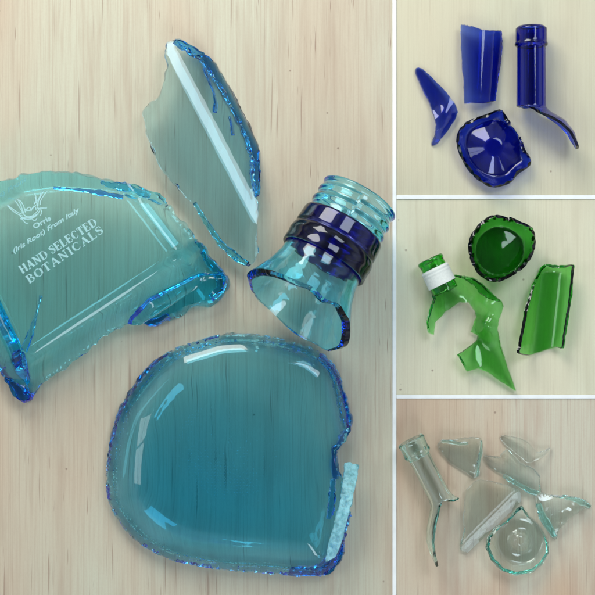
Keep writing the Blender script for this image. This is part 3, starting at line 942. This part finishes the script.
# picture left of this axis is the positive side
Lc = [(-180, 70), (-90, 74), (-45, 71), (0, 66), (25, 70), (45, 80), (62, 100), (75, 116), (90, 123), (100, 112), (112, 104), (128, 92), (150, 78), (180, 70)]
lathe("glass_neck", profc, 2.6, Lc, 60, P3(410.5, 440, 15), cdir, G_clear, cn, nth=300, ds=1.0, jag=0.3, seed=61,
      extra=lambda s, t: 2.1 / (1 + math.exp((s - 17.5) * 2)) + 0.7 * math.exp(-((s - 2) / 1.4) ** 2) + 0.8 * math.exp(-((s - 14.5) / 1.5) ** 2))
c1 = [(441.4, 440.8), (438, 445.5), (443.4, 453.6), (448.8, 461), (462.3, 469.7), (474.4, 477.8), (477, 477), (479.7, 460), (482.2, 444.2), (480.4, 438.8), (473, 437.5), (463.6, 439.5), (452.9, 440.4)]
tag(sheet("glass_shard", c1, tps([(441, 442, 6), (462, 440, 8), (480, 440, 8), (476, 476, 3), (450, 461, 3), (462, 455, 6), (480, 458, 7)]), 2.6, G_clear, step=1.8, jag=0.4, seed=62, edge=0.7, bstep=1.0),
    "small triangular clear shard beside the clear neck", "glass shard", gC)
c2 = [(503.5, 435.8), (500, 437.8), (507, 445), (515, 452), (525.7, 461.3), (529.7, 462.2), (543.2, 456.5), (550.5, 448.2), (543, 452.6), (537, 453.5), (534, 449), (527, 442.5), (517.6, 437.8)]
tag(sheet("glass_shard", c2, tps([(501, 437, 3), (518, 440, 9), (530, 447, 12), (515, 451, 8), (527, 461, 12), (543, 455, 9), (550, 449, 4)]), 2.0, G_clear, step=1.6, jag=0.3, seed=63, edge=0.6, bstep=1.0),
    "topmost clear shard, leaf-shaped with a thin tail on its right", "glass shard", gC)
c3 = [(484.7, 456.6), (488.7, 465.3), (497.5, 471.4), (505.5, 475.4), (519, 484), (533.8, 492), (540.5, 492.5), (539.2, 484), (539.2, 476), (533.8, 469.4), (527, 466.5), (520, 463), (513.6, 456),
      (507.6, 449.5), (504, 452), (500, 458), (492, 456.6)]
tag(sheet("glass_shard", c3, tps([(485, 457, 3), (500, 470, 3), (519, 483, 4), (536, 491, 6), (538, 478, 12), (522, 466, 10), (508, 452, 8), (500, 460, 7), (520, 475, 9)]), 2.6, G_clear, step=1.8, jag=0.4, seed=64, edge=0.7, bstep=1.0),
    "clear shard with a sharp left tip and greenish lower edge, just under the topmost shard", "glass shard", gC)
c4 = [(519.9, 491.8), (520.6, 501), (514.5, 507.8), (497, 524), (479.6, 540.5), (467.5, 552.5), (461.4, 550.3), (462, 542), (464.8, 528.8), (463.4, 519.4), (465.5, 502), (467.5, 489.8), (474.2, 483),
      (479, 480), (492, 482), (506, 486.5)]
def z4(X, Y):
    d = seg_side(X, Y, (461, 552), (520, 493))
    if seg_side(np.array([470.]), np.array([490.]), (461, 552), (520, 493))[0] < 0:
        d = -d
    return 6 + 0.27 * np.minimum(d, 6) + 3.2 * np.sin(np.clip((d - 4) / 46, 0, 1) * math.pi)
tag(sheet("glass_shard", c4, z4, 2.6, G_clear, step=1.8, jag=0.4, seed=65, edge=0.7, bstep=1.0), "largest clear shard, arched with a long slanting bright edge, in the middle of its board", "glass shard", gC)
c5 = [(541.5, 494.4), (545.2, 495.2), (557.8, 497.7), (573, 497.7), (585.6, 501.5), (590.6, 507.2), (583, 508.5), (575.5, 513), (567.9, 518.5), (560.4, 525.5), (557.8, 530.5), (556, 537.5), (552.8, 538),
      (547.7, 529.3), (540.2, 516.7), (537, 506.6), (537.2, 498)]
tag(sheet("glass_shard", c5, tps([(538, 497, 12), (558, 498, 13), (586, 504, 3), (576, 512, 6), (561, 525, 6), (554, 537, 3), (541, 515, 9), (550, 508, 9), (560, 512, 3)]),
    lambda X, Y: 2.6 + 2.0 * np.exp(-((X - 545) / 8) ** 2 - ((Y - 522) / 12) ** 2), G_clear, step=1.8, jag=0.9, seed=66, edge=1.2, bstep=1.0),
    "forked clear shard with bright turquoise edges, at the far right", "glass shard", gC)
c6 = [(521.7, 507.5), (525, 513), (530, 519), (537, 525), (543, 533), (546.6, 543), (546.8, 553), (541, 563), (532, 570), (516.3, 573.5), (503, 569), (493, 559), (488, 547), (490, 538), (496, 530), (505, 523), (512, 517), (517, 511)]
def z6(X, Y):
    rho = np.hypot(X - 520, Y - 541)
    lowr = np.clip((rho - 20) / 12, 0, 1.5)
    return 3 + 12 * lowr ** 1.6 * (0.6 + 0.4 * np.clip((Y - 530) / 20, 0, 1)) + 8 * np.exp(-(np.maximum(rho - 3, 0) / 6.5) ** 2)
tag(sheet("bottle_bottom", c6, z6, lambda X, Y: 3.4 + 0 * X, G_clear, step=1.5, jag=0.3, seed=67, edge=0.6, bstep=2.2), "clear teardrop-shaped bottle base with a raised round centre", "bottle bottom", gC)

for nm_, ln_, w_, z_, t_ in (("broken_edge", [(504, 476), (517, 484), (531, 491.5), (540, 493.5)], [1, 2, 3, 2], 7, 3.0),):
    edge_strip(nm_, ln_, w_, z_, t_, T_edge, [o for o in COL.objects if o.get("label", "").startswith("clear shard with a sharp")][0], seed=71, jag=0.3)
def lab_obj(t):
    return [o for o in COL.objects if o.get("label", "").startswith(t)][0]
q = lab_obj("small triangular")
edge_strip("broken_edge", [(481, 441), (480.8, 452), (478.5, 464), (476.8, 476)], [1.2, 2.2, 1.8, 1], 12, 3, T_edge, q, seed=72, jag=0.3)
edge_strip("broken_edge", [(442, 441.3), (452, 442), (460, 444), (468, 443.6)], [1, 1.6, 2, 1.2], 12, 2.5, T_edge, q, seed=73, jag=0.3)
q = lab_obj("forked clear")
edge_strip("broken_edge", [(539, 505), (543, 516), (549, 527), (554.5, 536)], [1.5, 3, 4, 3], 12, 4, T_edge, q, seed=74, jag=0.5)
edge_strip("broken_edge", [(566, 498.5), (575, 499.5), (584, 503), (589.5, 506.5)], [1.2, 2.2, 2.8, 1.5], 12, 3, T_edge, q, seed=75, jag=0.4)
